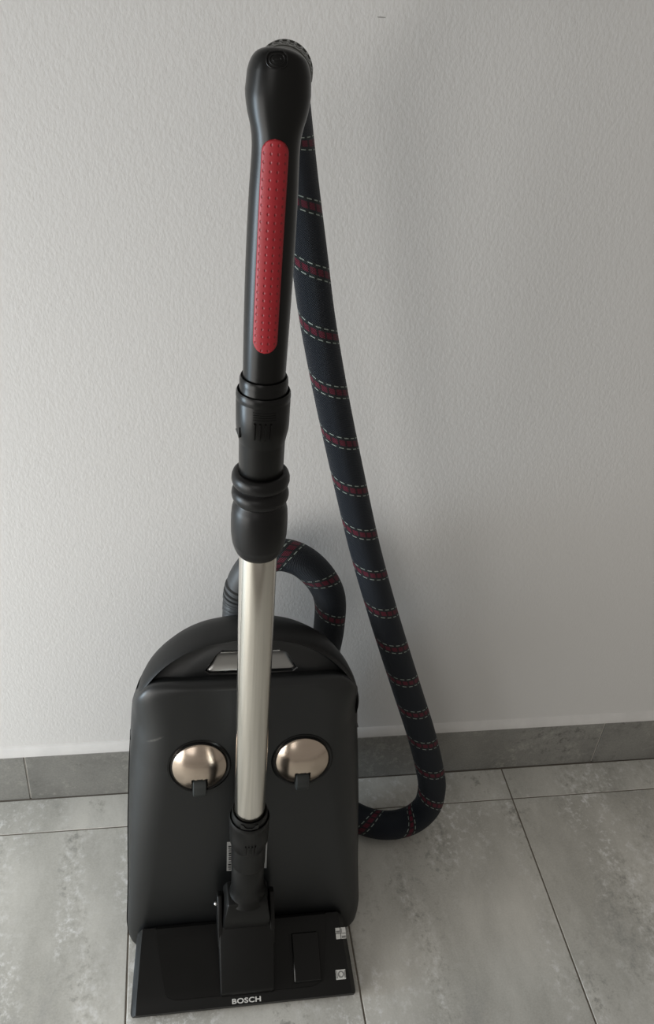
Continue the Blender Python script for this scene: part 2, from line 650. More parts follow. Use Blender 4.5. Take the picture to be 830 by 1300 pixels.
# rear shell
ol2 = outline(TOP_OUT)
rings = []
for th in [90 * k / 10 for k in range(11)]:
    t = radians(th)
    ring = []
    for x, z in ol2:
        D = 0.150 - 0.062 * z / 0.45
        s0 = seam(z) + 0.0015
        k = 1 - 0.32 * (1 - cos(t)) ** (0.62 if z > 0.30 else 0.9 - 0.28 * max(0, z - 0.2) / 0.1)
        kz = k if z > 0.2 else 1 - 0.06 * (1 - cos(t))
        g = 1 + 0.008 * smooth01((0.34 - z) / 0.10) * smooth01((70 - th) / 40)
        ring.append(B(x * k * g, s0 + (D - s0) * sin(t), 0.2 + (z - 0.2) * kz))
    rings.append(ring)
make('rear_shell', *loft(rings, True, False, True), SATIN, root, deg=50)

# bumper band round the top
arch = [(x, z) for x, z in ol2 if z > 0.290]
arch.sort(key=lambda q: math.atan2(q[1] - 0.30, q[0]))
rings = []
sec = [(-0.012, 0.040), (-0.004, 0.034), (-0.0015, 0.0245), (0.0010, 0.0215), (0.0026, 0.0245), (0.0030, 0.033), (0.0024, 0.046), (0.0004, 0.058), (-0.004, 0.071), (-0.012, 0.084), (-0.018, 0.070)]
for k, (x, z) in enumerate(arch):
    a = Vector(arch[max(0, k - 1)])
    b = Vector(arch[min(len(arch) - 1, k + 1)])
    tn = (b - a).normalized()
    nx, nz = tn.y, -tn.x
    fade = min(1.0, min(k, len(arch) - 1 - k) / 17.0)
    fade = fade * fade * (3 - 2 * fade)
    rings.append([B(x + nx * (n * fade - 0.012 * (1 - fade)), 0.056 + (d - 0.056) * (0.25 + 0.75 * fade), z + nz * (n * fade - 0.012 * (1 - fade))) for n, d in sec])
make('bumper', *loft(rings), BUMPER, root, deg=60)

# carry handle: panel behind the upper edge, with a slot and a steel plate in it
HEX = [(-0.0520, 0.4178), (-0.0395, 0.4380), (-0.0320, 0.4435), (0.0260, 0.4440), (0.0440, 0.4380), (0.0570, 0.4178), (0.0515, 0.4130), (-0.0460, 0.4135)]
HC = Vector((0.0025, 0.4270))


def ray_poly(c, d, poly):
    best = None
    for (xa, za), (xb, zb) in zip(poly, poly[1:] + poly[:1]):
        ex_, ez_ = xb - xa, zb - za
        den = d.x * ez_ - d.y * ex_
        if abs(den) < 1e-12:
            continue
        t = ((xa - c.x) * ez_ - (za - c.y) * ex_) / den
        u = ((xa - c.x) * d.y - (za - c.y) * d.x) / den
        if t > 0 and -1e-9 <= u <= 1 + 1e-9 and (best is None or t < best):
            best = t
    return c + d * best


outer = [(x * (0.99 - 0.16 * smooth01((0.405 - z) / 0.05)), 0.2 + (z - 0.2) * 0.99) for x, z in ol2 if z > 0.355]
outer.sort(key=lambda q: math.atan2(q[1] - 0.30, q[0]))


def panel_depth(x, z):
    q = sqrt((x / 0.142) ** 2 + ((z - 0.30) / 0.157) ** 2)
    t = min(1, max(0, (q - 0.86) / 0.12))
    u = min(1, max(0, (abs(x) - 0.070) / 0.06))
    return 0.0220 + 0.006 * t * t + 0.004 * u * u * (3 - 2 * u)


angs = [2 * pi * k / 120 for k in range(120)]
angs += [math.atan2(z - HC.y, x - HC.x) % (2 * pi) for x, z in HEX]
angs = sorted(set(round(a, 6) for a in angs))
inner_r = [ray_poly(HC, Vector((cos(a), sin(a))), HEX) for a in angs]
outer_r = [ray_poly(HC, Vector((cos(a), sin(a))), outer) for a in angs]
rings = [[B(p.x, 0.0220 + 0.022, p.y) for p in inner_r]]
for w_ in (0.0, 0.02, 0.10, 0.25, 0.45, 0.65, 0.85, 0.93, 0.955, 1.0):
    ring = []
    for p, q in zip(inner_r, outer_r):
        m_ = p.lerp(q, w_)
        d = panel_depth(m_.x, m_.y) + (0.0008 if w_ == 0 else 0.012 if w_ > 0.94 and m_.y > 0.40 else 0)
        ring.append(B(m_.x, d, m_.y))
    rings.append(ring)
carry = make('carry_handle', *loft(rings, True, True, False), BODY, root, deg=30)
# curved steel plate inside the slot
rows = [(0.4140, 0.0015, 0.0505), (0.4160, 0.0005, 0.0520), (0.4185, 0.0010, 0.0530), (0.4230, 0.0045, 0.0500), (0.4270, 0.0085, 0.0470), (0.4310, 0.0120, 0.0440), (0.4332, 0.0150, 0.0420), (0.4336, 0.0175, 0.0415)]
rings = [[B(0.003 + h * (2 * k / 16 - 1), 0.0235 + d, z) for k in range(17)] for z, d, h in rows]
pl = make('handle_plate', *loft(rings, closed=False, cap0=False, cap1=False), SLOTSTEEL, carry, deg=35)
pl['label'] = 'steel plate inside the carry slot'
so = pl.modifiers.new('thickness', 'SOLIDIFY')
so.thickness = 0.0012
# thin bright lip along the upper side of the slot
make('slot_lip', *join(prism_x([(0, 0), (0.0016, 0.0004), (0.0016, 0.0018), (0, 0.0014)], -0.034, 0.036)), PIN, carry, deg=30,
     shift=ROOT_LOC - B(0.0, 0.0235, 0.4408))

# castors with steel caps
for sgn, cx in ((-1, -0.0603), (1, 0.0655)):
    cz = 0.3020
    org = B(cx, 0.0, cz)
    nrm = Vector((0, -C12, S12))
    upv = Vector((0, S12, C12))
    ring_prof = [(0.0385, -0.002), (0.0385, 0.0006), (0.0365, 0.0012), (0.0348, 0.0004), (0.0345, -0.002)]
    cst = make('castor', *lathe(ring_prof, org, nrm, 64), GLOSS, root, deg=40)
    # domed cap with a notch for the wheel
    bm = bmesh.new()
    NR, NA = 16, 72
    prev = None
    grid = []
    for i in range(NR + 1):
        u = i / NR
        rr = 0.0338 * u
        h = 0.0020 + 0.0105 * (1 - u ** 2.3)
        row = []
        for k in range(NA):
            a = 2 * pi * k / NA
            hx = abs(cos(a) * u)
            fold = 0.0022 * max(0.0, hx - 0.55)          # sides fall away from a flatter middle
            row.append((rr * cos(a), rr * sin(a), h - fold))
        grid.append(row)

    def notch(x, z):
        return abs(x) < 0.0098 and z < -0.0085

    vmap = {}

    def vtx(i, k):
        k %= NA
        if i == 0:
            k = 0
        if (i, k) not in vmap:
            x, z, h = grid[i][k]
            vmap[(i, k)] = bm.verts.new(org + Vector((1, 0, 0)) * x + upv * z + nrm * h - ROOT_LOC)
        return vmap[(i, k)]
    for i in range(NR):
        for k in range(NA):
            if i == 0:
                bm.faces.new((vtx(0, 0), vtx(1, k), vtx(1, k + 1)))
            else:
                bm.faces.new((vtx(i, k), vtx(i + 1, k), vtx(i + 1, k + 1), vtx(i, k + 1)))
    # cut the notch exactly
    for co, no in ((Vector((0.0095, 0, 0)), Vector((1, 0, 0))), (Vector((-0.0095, 0, 0)), Vector((1, 0, 0)))):
        bmesh.ops.bisect_plane(bm, geom=bm.verts[:] + bm.edges[:] + bm.faces[:], plane_co=org + co - ROOT_LOC, plane_no=no)
    bmesh.ops.bisect_plane(bm, geom=bm.verts[:] + bm.edges[:] + bm.faces[:], plane_co=org - upv * 0.0120 - ROOT_LOC, plane_no=upv)
    kill = []
    for f in bm.faces:
        c = f.calc_center_median() + ROOT_LOC - org
        if abs(c.x) < 0.0095 and c.dot(upv) < -0.0120:
            kill.append(f)
    bmesh.ops.delete(bm, geom=kill, context='FACES')
    me = bpy.data.meshes.new('castor_cap')
    bm.to_mesh(me)
    bm.free()
    smooth_by_angle(me, 40)
    cap = link('castor_cap', me, CAPSTEEL, cst)
    cap['label'] = 'brushed steel dome with a notch'
    so = cap.modifiers.new('thickness', 'SOLIDIFY')
    so.thickness = 0.0010
    so.offset = -1
    # wheel
    wc = org - upv * 0.0265 + nrm * 0.0025
    wp = [(0.0115, -0.0082), (0.0135, -0.0072), (0.0138, -0.003), (0.0138, 0.003), (0.0135, 0.0072), (0.0115, 0.0082)]
    w = make('castor_wheel', *lathe(wp, wc, (1, 0, 0), 40), WHEEL, cst, deg=35)
    # dark well seen through the notch
    make('castor_well', *join(lathe([(0.0335, 0.0003), (0.0335, 0.0012)], org, nrm, 48)), DARK, cst, deg=35)

# rating label in the parking recess
pts = [B(x, -0.0004, z) for x, z in ((-0.0262, 0.133), (0.0252, 0.133), (0.0252, 0.181), (-0.0262, 0.181))]
off_ = Vector((0, -0.0004, 0))
V = pts + [p + off_ for p in pts]
lab = make('rating_label', V, [(0, 1, 2, 3), (4, 7, 6, 5), (0, 4, 5, 1), (1, 5, 6, 2), (2, 6, 7, 3), (3, 7, 4, 0)], LABELW, shell, deg=0)
lab['label'] = 'silver rating label with worn black print'
parts = []
for x0_, x1_ in ((-0.0245, -0.0205), (-0.0195, -0.0165)):
    z = 0.1355
    while z < 0.178:
        hgt = random.choice((0.0016, 0.0024, 0.0034, 0.0012))
        if z + hgt > 0.179:
            break
        xa = x0_ + random.choice((0, 0.0006))
        q = [B(xa, -0.0010, z), B(x1_, -0.0010, z), B(x1_, -0.0010, z + hgt), B(xa, -0.0010, z + hgt)]
        parts.append((q + [p + Vector((0, 0.0003, 0)) for p in q], [(0, 1, 2, 3), (7, 6, 5, 4)]))
        z += hgt + random.choice((0.0010, 0.0016, 0.0022))
make('label_print', *join(*parts), INK, shell, deg=0)

# ------------------------------------------------------------------ hose
HP = [(-0.0310, -0.200, 1.0690), (-0.0275, -0.178, 1.0670), (-0.0225, -0.148, 1.0560), (-0.0160, -0.118, 1.034), (-0.0085, -0.098, 1.004),
      (0.0010, -0.086, 0.960), (0.0164, -0.084, 0.8857), (0.0274, -0.086, 0.8301), (0.0494, -0.085, 0.7416), (0.0834, -0.083, 0.6197),
      (0.1106, -0.082, 0.5273), (0.1445, -0.083, 0.4257), (0.1692, -0.084, 0.3563), (0.1960, -0.086, 0.2825), (0.2241, -0.090, 0.2051),
      (0.2449, -0.093, 0.1388), (0.2568, -0.096, 0.0876), (0.2530, -0.1000, 0.0460), (0.2300, -0.1060, 0.0262), (0.1916, -0.1090, 0.0228),
      (0.1500, -0.0930, 0.0235), (0.1180, -0.0640, 0.032), (0.0960, -0.0420, 0.065), (0.0860, -0.0300, 0.130), (0.0830, -0.0290, 0.220),
      (0.0832, -0.0370, 0.310), (0.0836, -0.0480, 0.375), (0.0785, -0.0505, 0.4330), (0.0600, -0.0505, 0.4690), (0.0350, -0.0505, 0.4930),
      (0.0105, -0.0505, 0.5010), (-0.0085, -0.0505, 0.4950), (-0.0240, -0.0505, 0.4770), (-0.0325, -0.0505, 0.4560)]
hp = resample(catmull(HP, 14), 0.0055)
cum = [0.0]
for a, b in zip(hp, hp[1:]):
    cum.append(cum[-1] + (b - a).length)
RK = [(0.0, 0.0176), (0.20, 0.0179), (0.45, 0.0183), (0.70, 0.0189), (0.95, 0.0202), (1.20, 0.0213), (1.45, 0.0212), (1.65, 0.0205), (9, 0.0205)]


def hose_r(i):
    s = cum[i]
    for (a, ra), (b, rb) in zip(RK, RK[1:]):
        if s <= b:
            r = ra + (rb - ra) * (s - a) / (b - a)
            return (r, r)


V, F, U = tube(hp, hose_r, 48, uv=True)
hose = make('hose', V, F, HOSE, root, deg=60, uvs=U)
hose['label'] = 'dark braided hose with spiral red band and dashed white stitching'

# cuff where the hose enters the body
cp = resample(catmull([(-0.0350, -0.100, 0.335), (-0.0352, -0.080, 0.370), (-0.0352, -0.058, 0.405), (-0.0350, -0.0508, 0.430), (-0.0325, -0.0505, 0.4560), (-0.0240, -0.0505, 0.4770), (-0.0120, -0.0505, 0.4920)], 12), 0.0011)
n_ = len(cp)


def cuff_r(i):
    z = cp[i].z
    if z > 0.457:
        return (0.0213, 0.0213)
    r = 0.0245 - 0.0035 * min(1, max(0, (z - 0.38) / 0.075))
    if z > 0.434:
        r += 0.0012 * (1 if (z - 0.434) % 0.0075 < 0.0048 else -1.2)
    elif z > 0.418:
        r += 0.0003 * (1 if (z - 0.418) % 0.005 < 0.004 else -1.5)
    return (r, r)


make('hose_cuff', *tube(cp, cuff_r, 40), CUFF, root, deg=35)

# ------------------------------------------------------------------ handle
AX = Vector((-0.0415, -0.270, 0))       # axis of wand near the top
ST = [  # z, rx, ry, x centre, y centre, squareness
    (0.853, 0.0172, 0.0172, -0.0425, -0.2700, 2.0), (0.900, 0.0178, 0.0180, -0.0425, -0.2700, 2.0), (0.950, 0.0181, 0.0186, -0.0423, -0.2700, 2.0),
    (1.000, 0.0176, 0.0184, -0.0420, -0.2700, 2.0), (1.025, 0.0168, 0.0180, -0.0418, -0.2697, 2.0), (1.035, 0.0170, 0.0184, -0.0417, -0.2690, 2.0),
    (1.044, 0.0184, 0.0194, -0.0416, -0.2680, 2.1), (1.053, 0.0208, 0.0208, -0.0415, -0.2665, 2.2), (1.062, 0.0222, 0.0220, -0.0415, -0.2650, 2.3),
    (1.070, 0.0224, 0.0226, -0.0414, -0.2640, 2.3), (1.0765, 0.0215, 0.0224, -0.0412, -0.2635, 2.3), (1.0820, 0.0200, 0.0214, -0.0411, -0.2630, 2.3),
    (1.0860, 0.0178, 0.0198, -0.0410, -0.2630, 2.3), (1.0885, 0.0150, 0.0172, -0.0410, -0.2630, 2.2), (1.0900, 0.0115, 0.0135, -0.0410, -0.2630, 2.1),
    (1.0907, 0.0075, 0.0090, -0.0410, -0.2630, 2.0), (1.0909, 0.0030, 0.0034, -0.0410, -0.2630, 2.0)]


def station(z):
    """smooth values between the stations"""
    if z <= ST[0][0]:
        return ST[0][1:]
    for i in range(len(ST) - 1):
        if z <= ST[i + 1][0]:
            z0, z1 = ST[i][0], ST[i + 1][0]
            t = (z - z0) / (z1 - z0)
            out = []
            for c in range(1, 6):
                m0 = (ST[i + 1][c] - ST[max(0, i - 1)][c]) / (ST[i + 1][0] - ST[max(0, i - 1)][0])
                i2 = min(len(ST) - 1, i + 2)
                m1 = (ST[i2][c] - ST[i][c]) / (ST[i2][0] - ST[i][0])
                out.append((2 * t**3 - 3 * t**2 + 1) * ST[i][c] + (t**3 - 2 * t**2 + t) * (z1 - z0) * m0
                           + (-2 * t**3 + 3 * t**2) * ST[i + 1][c] + (t**3 - t**2) * (z1 - z0) * m1)
            return tuple(out)
    return ST[-1][1:]


zs = [0.853 + 0.004 * k for k in range(54)]
zs = [z for z in zs if z < 1.076] + [1.076 + 0.0012 * k for k in range(12)] + [q[0] for q in ST[-3:]]
rings = []
for z in sorted(set(zs)):
    rx, ry, xc, yc, e = station(z)
    ring = []
    for k in range(64):
        q = 2 * pi * k / 64
        cx, sx = cos(q), sin(q)
        dx = rx * math.copysign(abs(cx) ** (2 / e), cx)
        ring.append(Vector((xc + dx, yc + ry * math.copysign(abs(sx) ** (2 / e), sx), z)))
        p_ = ring[-1]
        p_.z -= (0.10 * dx + 0.30 * (p_.y - yc)) * max(0.0, (z - 1.050) / 0.04)
    rings.append(ring)
V, F = loft(rings)
V_HANDLE, F_HANDLE = V, F
handle = make('handle', V, F, BLACK, root, deg=50)

# red dotted grip pad on the front of the handle
YAW = radians(-98)
z0g, z1g, hwid = 0.8825, 1.0400, 0.0100
NU, NV = 14, 90
rings, uvg = [], []
for j in range(NV + 1):
    w_ = j / NV
    z = z0g + (z1g - z0g) * ((0.5 - 0.5 * cos(pi * w_)) * 0.6 + w_ * 0.4)
    e = min(z - z0g, z1g - z)
    half = hwid if e > hwid else sqrt(max(1e-9, hwid ** 2 - (hwid - e) ** 2))
    rx, ry, xc, yc, _ = station(z)
    c = Vector((xc, yc, z))
    row, rowu = [], []
    for k in range(NU + 1):
        s_ = half * (2 * k / NU - 1)
        a = YAW + s_ / rx
        lift = 0.0012 * min(1.0, (half - abs(s_)) / 0.0018 + (0.0 if abs(abs(s_) - half) < 1e-7 else 0.2)) * min(1.0, e / 0.0015 + 0.15)
        row.append(c + Vector((cos(a) * (rx + lift), sin(a) * (ry + lift), 0)))
        rowu.append((s_, z - z0g))
    rings.append(row)
    uvg.append(rowu)
V, F = loft(rings, closed=False, cap0=False, cap1=False)
U = []
for j in range(NV):
    for k in range(NU):
        U.append((uvg[j][k], uvg[j][k + 1], uvg[j + 1][k + 1], uvg[j + 1][k]))
gp = make('grip_pad', V, F, GRIP, handle, deg=60, uvs=U)
gp['label'] = 'long red dotted rubber pad'
so = gp.modifiers.new('thickness', 'SOLIDIFY')
so.thickness = 0.002
so.offset = -1

# embossed oval button with nested rings near the top of the handle
from mathutils.bvhtree import BVHTree
hb = BVHTree.FromPolygons([Vector(v) for v in V_HANDLE], F_HANDLE)
fdir = Vector((-0.08, -0.95, 0.30)).normalized()
xdir = Vector((1, -0.02, 0.05)).normalized()
xdir = (xdir - fdir * xdir.dot(fdir)).normalized()
ydir = fdir.cross(xdir)
if ydir.z < 0:
    ydir = -ydir
ctr = Vector((-0.0452, -0.2850, 1.0885)) + fdir * 0.02


def on_handle(p):
    hit = hb.ray_cast(p + fdir * 0.03, -fdir)
    return hit[0] + fdir * 0.0001 if hit[0] is not None else p


def oval_ring(w, h, r, wire):
    path = []
    for cx, cy, a0 in ((w - r, h - r, 0), (-(w - r), h - r, 90), (-(w - r), -(h - r), 180), (w - r, -(h - r), 270)):
        for k in range(7):
            a = radians(a0 + 15 * k)
            path.append(on_handle(ctr + xdir * (cx + r * cos(a)) + ydir * (cy + r * sin(a))))
    rings_ = []
    n2 = len(path)
    for k, p in enumerate(path):
        tt = (path[(k + 1) % n2] - path[k - 1]).normalized()
        ss = tt.cross(fdir).normalized()
        rings_.append([p + ss * wire * cos(q) + fdir * wire * sin(q) for q in (2 * pi * m / 8 for m in range(8))])
    rings_.append(rings_[0])
    return loft(rings_, True, False, False)


make('button_ring', *join(oval_ring(0.0068, 0.0050, 0.0044, 0.0007), oval_ring(0.0048, 0.0031, 0.0028, 0.0006), oval_ring(0.0026, 0.0012, 0.0011, 0.0005)), GLOSS, handle, deg=60)

# ribbed swivel collar between handle and hose
cax = Vector((0.16, 1, 0.01)).normalized()
ca = cax.orthogonal().normalized()
cb = cax.cross(ca)
corg = Vector((-0.0360, -0.2380, 1.0690))
rings = []
for h, r0, amp in ((-0.004, 0.0186, 0), (0.0, 0.0196, 0), (0.009, 0.0198, 0), (0.0095, 0.0204, 0), (0.012, 0.0205, 0), (0.0125, 0.0197, 1), (0.020, 0.0197, 1), (0.0205, 0.0190, 0),
                   (0.0220, 0.0190, 0), (0.0225, 0.0197, 1), (0.0310, 0.0197, 1), (0.0315, 0.0206, 0), (0.0345, 0.0205, 0), (0.0355, 0.0188, 0)):
    ring = []
    for k in range(120):
        q = 2 * pi * k / 120
        r = r0 + (0.0011 if amp and k % 5 in (1, 2) else 0.0)
        ring.append(corg + cax * h + r * (cos(q) * ca + sin(q) * cb))
    rings.append(ring)
col = make('swivel_collar', *loft(rings), GREYRIB, root, deg=30)
col['label'] = 'ribbed grey collar at the top'

# ------------------------------------------------------------------ wand
wax = Vector((-0.0427 + 0.0358, 0, 0.860 - 0.304)).normalized()      # axis from bottom to top


def on_axis(z):
    t = (z - 0.304) / wax.z
    return Vector((-0.0358, -0.270, 0.304)) + wax * t


def wand_lathe(name, prof, mat, parent, deg=32, seg=56):
    """prof: (radius, world z)"""
    o0 = on_axis(prof[0][1])
    return make(name, *lathe([(r, (z - prof[0][1]) / wax.z) for r, z in prof], o0, wax, seg), mat, parent, deg=deg)


wand = wand_lathe('wand_tube', [(0.0172, 0.262), (0.0174, 0.264), (0.0174, 0.700), (0.0170, 0.702)], STEEL, root)
wand['label'] = 'polished steel telescopic tube'
# coupling under the handle
cpl = wand_lathe('wand_coupling', [(0.0172, 0.8545), (0.0188, 0.8555), (0.0197, 0.8535), (0.0199, 0.8500), (0.0198, 0.8370), (0.0203, 0.836), (0.0203, 0.842), (0.0215, 0.8435), (0.0224, 0.8415),
                                 (0.0226, 0.838), (0.0222, 0.836), (0.0222, 0.8345), (0.0224, 0.834), (0.0222, 0.8120), (0.0219, 0.8080), (0.0203, 0.7995), (0.0196, 0.7960), (0.0195, 0.7955), (0.0190, 0.7450), (0.017, 0.740)][::-1], BLACK, root)
parts = []
for k in range(4):                      # raised vertical ribs
    a = radians(-112 + 11.5 * k)
    d = Vector((cos(a), sin(a), 0))
    s = Vector((-sin(a), cos(a), 0))
    o0, o1 = on_axis(0.8075), on_axis(0.8225)
    q = []
    for o_, rr in ((o0, 0.0218), (o1, 0.0220)):
        for w_, h_ in ((-0.0008, 0), (0.0008, 0), (0.0006, 0.0018), (-0.0006, 0.0018)):
            q.append(o_ + d * (rr + h_) + s * w_)
    parts.append(loft([q[:4], q[4:]]))
for k in range(4):                      # fine cross ridges above them
    z = 0.8255 + 0.0022 * k
    o_ = on_axis(z)
    r_ = []
    for m in range(13):
        a = radians(-116 + 4.0 * m)
        d = Vector((cos(a), sin(a), 0))
        zz = Vector((0, 0, 1))
        r_.append([o_ + d * 0.0218 - zz * 0.0005, o_ + d * 0.0227 - zz * 0.0003, o_ + d * 0.0227 + zz * 0.0003, o_ + d * 0.0218 + zz * 0.0005])
    parts.append(loft(r_))
make('grip_ribs', *join(*parts), BLACK, cpl, deg=30)
# little arrow nub at the side of the coupling
a = radians(-160)
d = Vector((cos(a), sin(a), 0))
s = Vector((-sin(a), cos(a), 0))
o_ = on_axis(0.8085)
tri = [o_ + s * -0.004 + Vector((0, 0, 0.0)), o_ + s * 0.0035 + Vector((0, 0, 0.0048)), o_ + s * 0.0035 - Vector((0, 0, 0.0048))]
make('arrow_mark', *loft([[p + d * 0.0195 for p in tri], [p + d * 0.0228 for p in tri]]), BLACK, cpl, deg=30)

# rubber bellows above the tube
bp = [(0.0188, 0.7660)]
for k in range(9):
    a = radians(115 - 25 * k)
    bp.append((0.0204 + 0.0050 * cos(a) * 1.0, 0.7580 + 0.0078 * sin(a)))
for k in range(9):
    a = radians(75 - 19 * k)
    bp.append((0.0202 + 0.0050 * cos(a), 0.7420 + 0.0075 * sin(a)))
bp += [(0.0218, 0.7330), (0.0236, 0.7300), (0.0247, 0.7255), (0.0252, 0.7180), (0.0254, 0.7080), (0.0252, 0.7000), (0.0243, 0.6915), (0.02385, 0.6890), (0.0236, 0.6885), (0.0225, 0.6840), (0.0204, 0.6790), (0.0188, 0.6770), (0.0176, 0.6775)]
make('rubber_sleeve', *((lambda vf: vf)(lathe([(r, (z - 0.766) / wax.z) for r, z in bp], on_axis(0.766), wax, 56))), RUBBER, root, deg=40)

# lower collar that holds the tube in the nozzle neck
lc = wand_lathe('neck_collar', [(0.0176, 0.2900), (0.0182, 0.2995), (0.0200, 0.3010), (0.0208, 0.2985), (0.0210, 0.2860), (0.0214, 0.2858), (0.0214, 0.2890), (0.0228, 0.2905), (0.0236, 0.2880), (0.0236, 0.2840),
                                 (0.0233, 0.2830), (0.0232, 0.2600), (0.0228, 0.2480), (0.0212, 0.2400), (0.0207, 0.2395), (0.0205, 0.2030), (0.0180, 0.2020)][::-1], SATIN, root)
parts = []
for k in range(4):
    a = radians(-104 + 9.5 * k)
    d = Vector((cos(a), sin(a), 0))
    s = Vector((-sin(a), cos(a), 0))
    q = []
    for o_, rr in ((on_axis(0.2470), 0.0226), (on_axis(0.2620), 0.0231)):
        for w_, h_ in ((-0.0008, 0), (0.0008, 0), (0.0006, 0.0017), (-0.0006, 0.0017)):
            q.append(o_ + d * (rr + h_) + s * w_)
    parts.append(loft([q[:4], q[4:]]))
make('grip_ribs', *join(*parts), SATIN, lc, deg=30)
# notched latch tongue at the front rim
r_ = []
for m in range(13):
    a = radians(-122 + 4.6 * m)
    d = Vector((cos(a), sin(a), 0))
    top = 0.2985 - 0.0042 * min(1.0, max(0.0, (4.2 - abs(m - 6)) / 1.6))
    o_, o2 = on_axis(0.2850), on_axis(top)
    r_.append([o_ + d * 0.0206, o_ + d * 0.0219, o2 + d * 0.0219, o2 + d * 0.0206])
make('latch_tongue', *loft(r_), GLOSS, lc, deg=30)

# ------------------------------------------------------------------ floor nozzle
NX = -0.0372


def topz(y):
    tab = [(-0.347, 0.0125), (-0.342, 0.0165), (-0.330, 0.0235), (-0.295, 0.0400), (-0.270, 0.0500), (-0.258, 0.0520), (-0.252, 0.0470)]
    if y <= tab[0][0]:
        return tab[0][1]
    for (a, za), (b, zb) in zip(tab, tab[1:]):
        if y <= b:
            return za + (zb - za) * (y - a) / (b - a)
    return tab[-1][1]


def half_w(y):
    return 0.1440 - 0.0090 * (y + 0.347) / 0.095


def nozzle_section(x_in, front, lower, sgn):
    """one cross section of the head; the ends are chamfered on top and rounded in plan"""
    fy = [(-0.3415, 0.0012), (-0.3465, 0.0050), (-0.3475, 0.0115)] + [(y, topz(y)) for y in (-0.342, -0.330, -0.3125, -0.295, -0.270, -0.258)] + [(-0.252, 0.044), (-0.2495, 0.03), (-0.2500, 0.0012)]
    out = []
    for i, (y, z) in enumerate(fy):
        yy = y + front * max(0.0, 1 - (y + 0.3475) / 0.03)
        zz = z if i in (0, 11) else max(0.0035, z - lower * min(1.0, z / 0.02))
        out.append((NX + sgn * (half_w(yy) - x_in), yy, zz))
    return out


secs = [(0.0, 0.0065, 0.0095), (0.0012, 0.0030, 0.0082), (0.0030, 0.0010, 0.0058), (0.0072, 0.0, 0.0)]
noz = make('floor_nozzle', *loft([nozzle_section(a, f, l, -1) for a, f, l in secs] + [nozzle_section(a, f, l, 1) for a, f, l in secs[::-1]]), SATIN, root, deg=26)
noz['label'] = 'wide black floor head with brand lettering on its front lip'


def on_top(pts, lift0, lift1, sub=1):
    """closed polygon (x, y) raised from the nozzle's sloping top"""
    P = []
    for (xa, ya), (xb, yb) in zip(pts, pts[1:] + pts[:1]):
        for k in range(sub):
            t = k / sub
            P.append((xa + (xb - xa) * t, ya + (yb - ya) * t))
    return loft([[(x, y, topz(y) + lift0) for x, y in P], [(x, y, topz(y) + lift1) for x, y in P]])


def strip(xl, xr, ys, lift0, lift1):
    """slab on the sloping top made of cross rows, xl/xr functions of y"""
    rows_ = []
    for y in ys:
        z = topz(y)
        rows_.append([(xl(y), y, z + lift0), (xr(y), y, z + lift0), (xr(y), y, z + lift1), (xl(y), y, z + lift1)])
    return loft(rows_)


def edge_half(y):
    """half width of the inset top panel; rounded towards the front"""
    k = (y + 0.3375) / 0.08
    return 0.0975 + 0.0145 * min(1, max(0, k)) ** 0.7 - 0.012 * max(0, 1 - (y + 0.3375) / 0.006) ** 2 * (1 if y < -0.3315 else 0)


ys = [-0.3375, -0.3365, -0.335, -0.333, -0.331, -0.325, -0.318, -0.310, -0.300, -0.290, -0.280, -0.272, -0.266, -0.260, -0.2555]
make('top_panel', *strip(lambda y: NX - edge_half(y), lambda y: NX + edge_half(y), ys, -0.002, 0.0011), BLACK, noz, deg=25)

# rocker pedal on the right
ys = [-0.3335, -0.3325, -0.325, -0.312, -0.300, -0.290, -0.282, -0.2795]
rows_ = []
for k, y in enumerate(ys):
    z = topz(y)
    e = (0.001, 0.0045, 0.0062, 0.0064, 0.0058, 0.0050, 0.0040, 0.001)[k]
    xa, xb = 0.0262, 0.0606
    rows_.append([(xa, y, z - 0.001), (xb, y, z - 0.001), (xb, y, z + e - 0.0010), (xb - 0.0012, y, z + e), (xa + 0.0012, y, z + e), (xa, y, z + e - 0.0010)])
ped = make('pedal', *loft(rows_), GLOSS, noz, deg=30)
make('pedal_rim', *strip(lambda y: 0.0240, lambda y: 0.0252, ys, 0.0, 0.0022), BLACK, noz, deg=30)
make('pedal_rim', *strip(lambda y: 0.0616, lambda y: 0.0628, ys, 0.0, 0.0022), BLACK, noz, deg=30)

# two floor-type pictograms on the right end
def rect_top(x0, x1, y0, y1, l0, l1):
    return strip(lambda y: x0, lambda y: x1, [y0, y1], l0, l1)


ic1 = make('carpet_icon', *join(rect_top(0.0856, 0.0915, -0.2905, -0.2850, 0, 0.0006), rect_top(0.0924, 0.0990, -0.2905, -0.2850, 0, 0.0006),
                                 rect_top(0.0856, 0.0915, -0.2842, -0.2780, 0, 0.0006), rect_top(0.0924, 0.0990, -0.2842, -0.2780, 0, 0.0006)), PRINT, noz, deg=0)
make('icon_print', *join(rect_top(0.0861, 0.0908, -0.2838, -0.2815, 0.0006, 0.0009), rect_top(0.0931, 0.0983, -0.2900, -0.2876, 0.0006, 0.0009),
                          rect_top(0.0928, 0.0938, -0.2838, -0.2790, 0.0006, 0.0009)), ICONG, noz, deg=0)
ic2 = make('hard_floor_icon', *rect_top(0.0808, 0.0935, -0.3335, -0.3235, 0, 0.0006), PRINT, noz, deg=0)
cx_, cy_ = 0.08715, -0.3285
rg = []
for k in range(24):
    a = 2 * pi * k / 24
    rg.append([(cx_ + r * cos(a), cy_ + r * 0.92 * sin(a), topz(cy_ + r * 0.92 * sin(a)) + l) for r, l in ((0.0026, 0.0006), (0.0026, 0.0010), (0.0039, 0.0010), (0.0039, 0.0006))])
rg.append(rg[0])
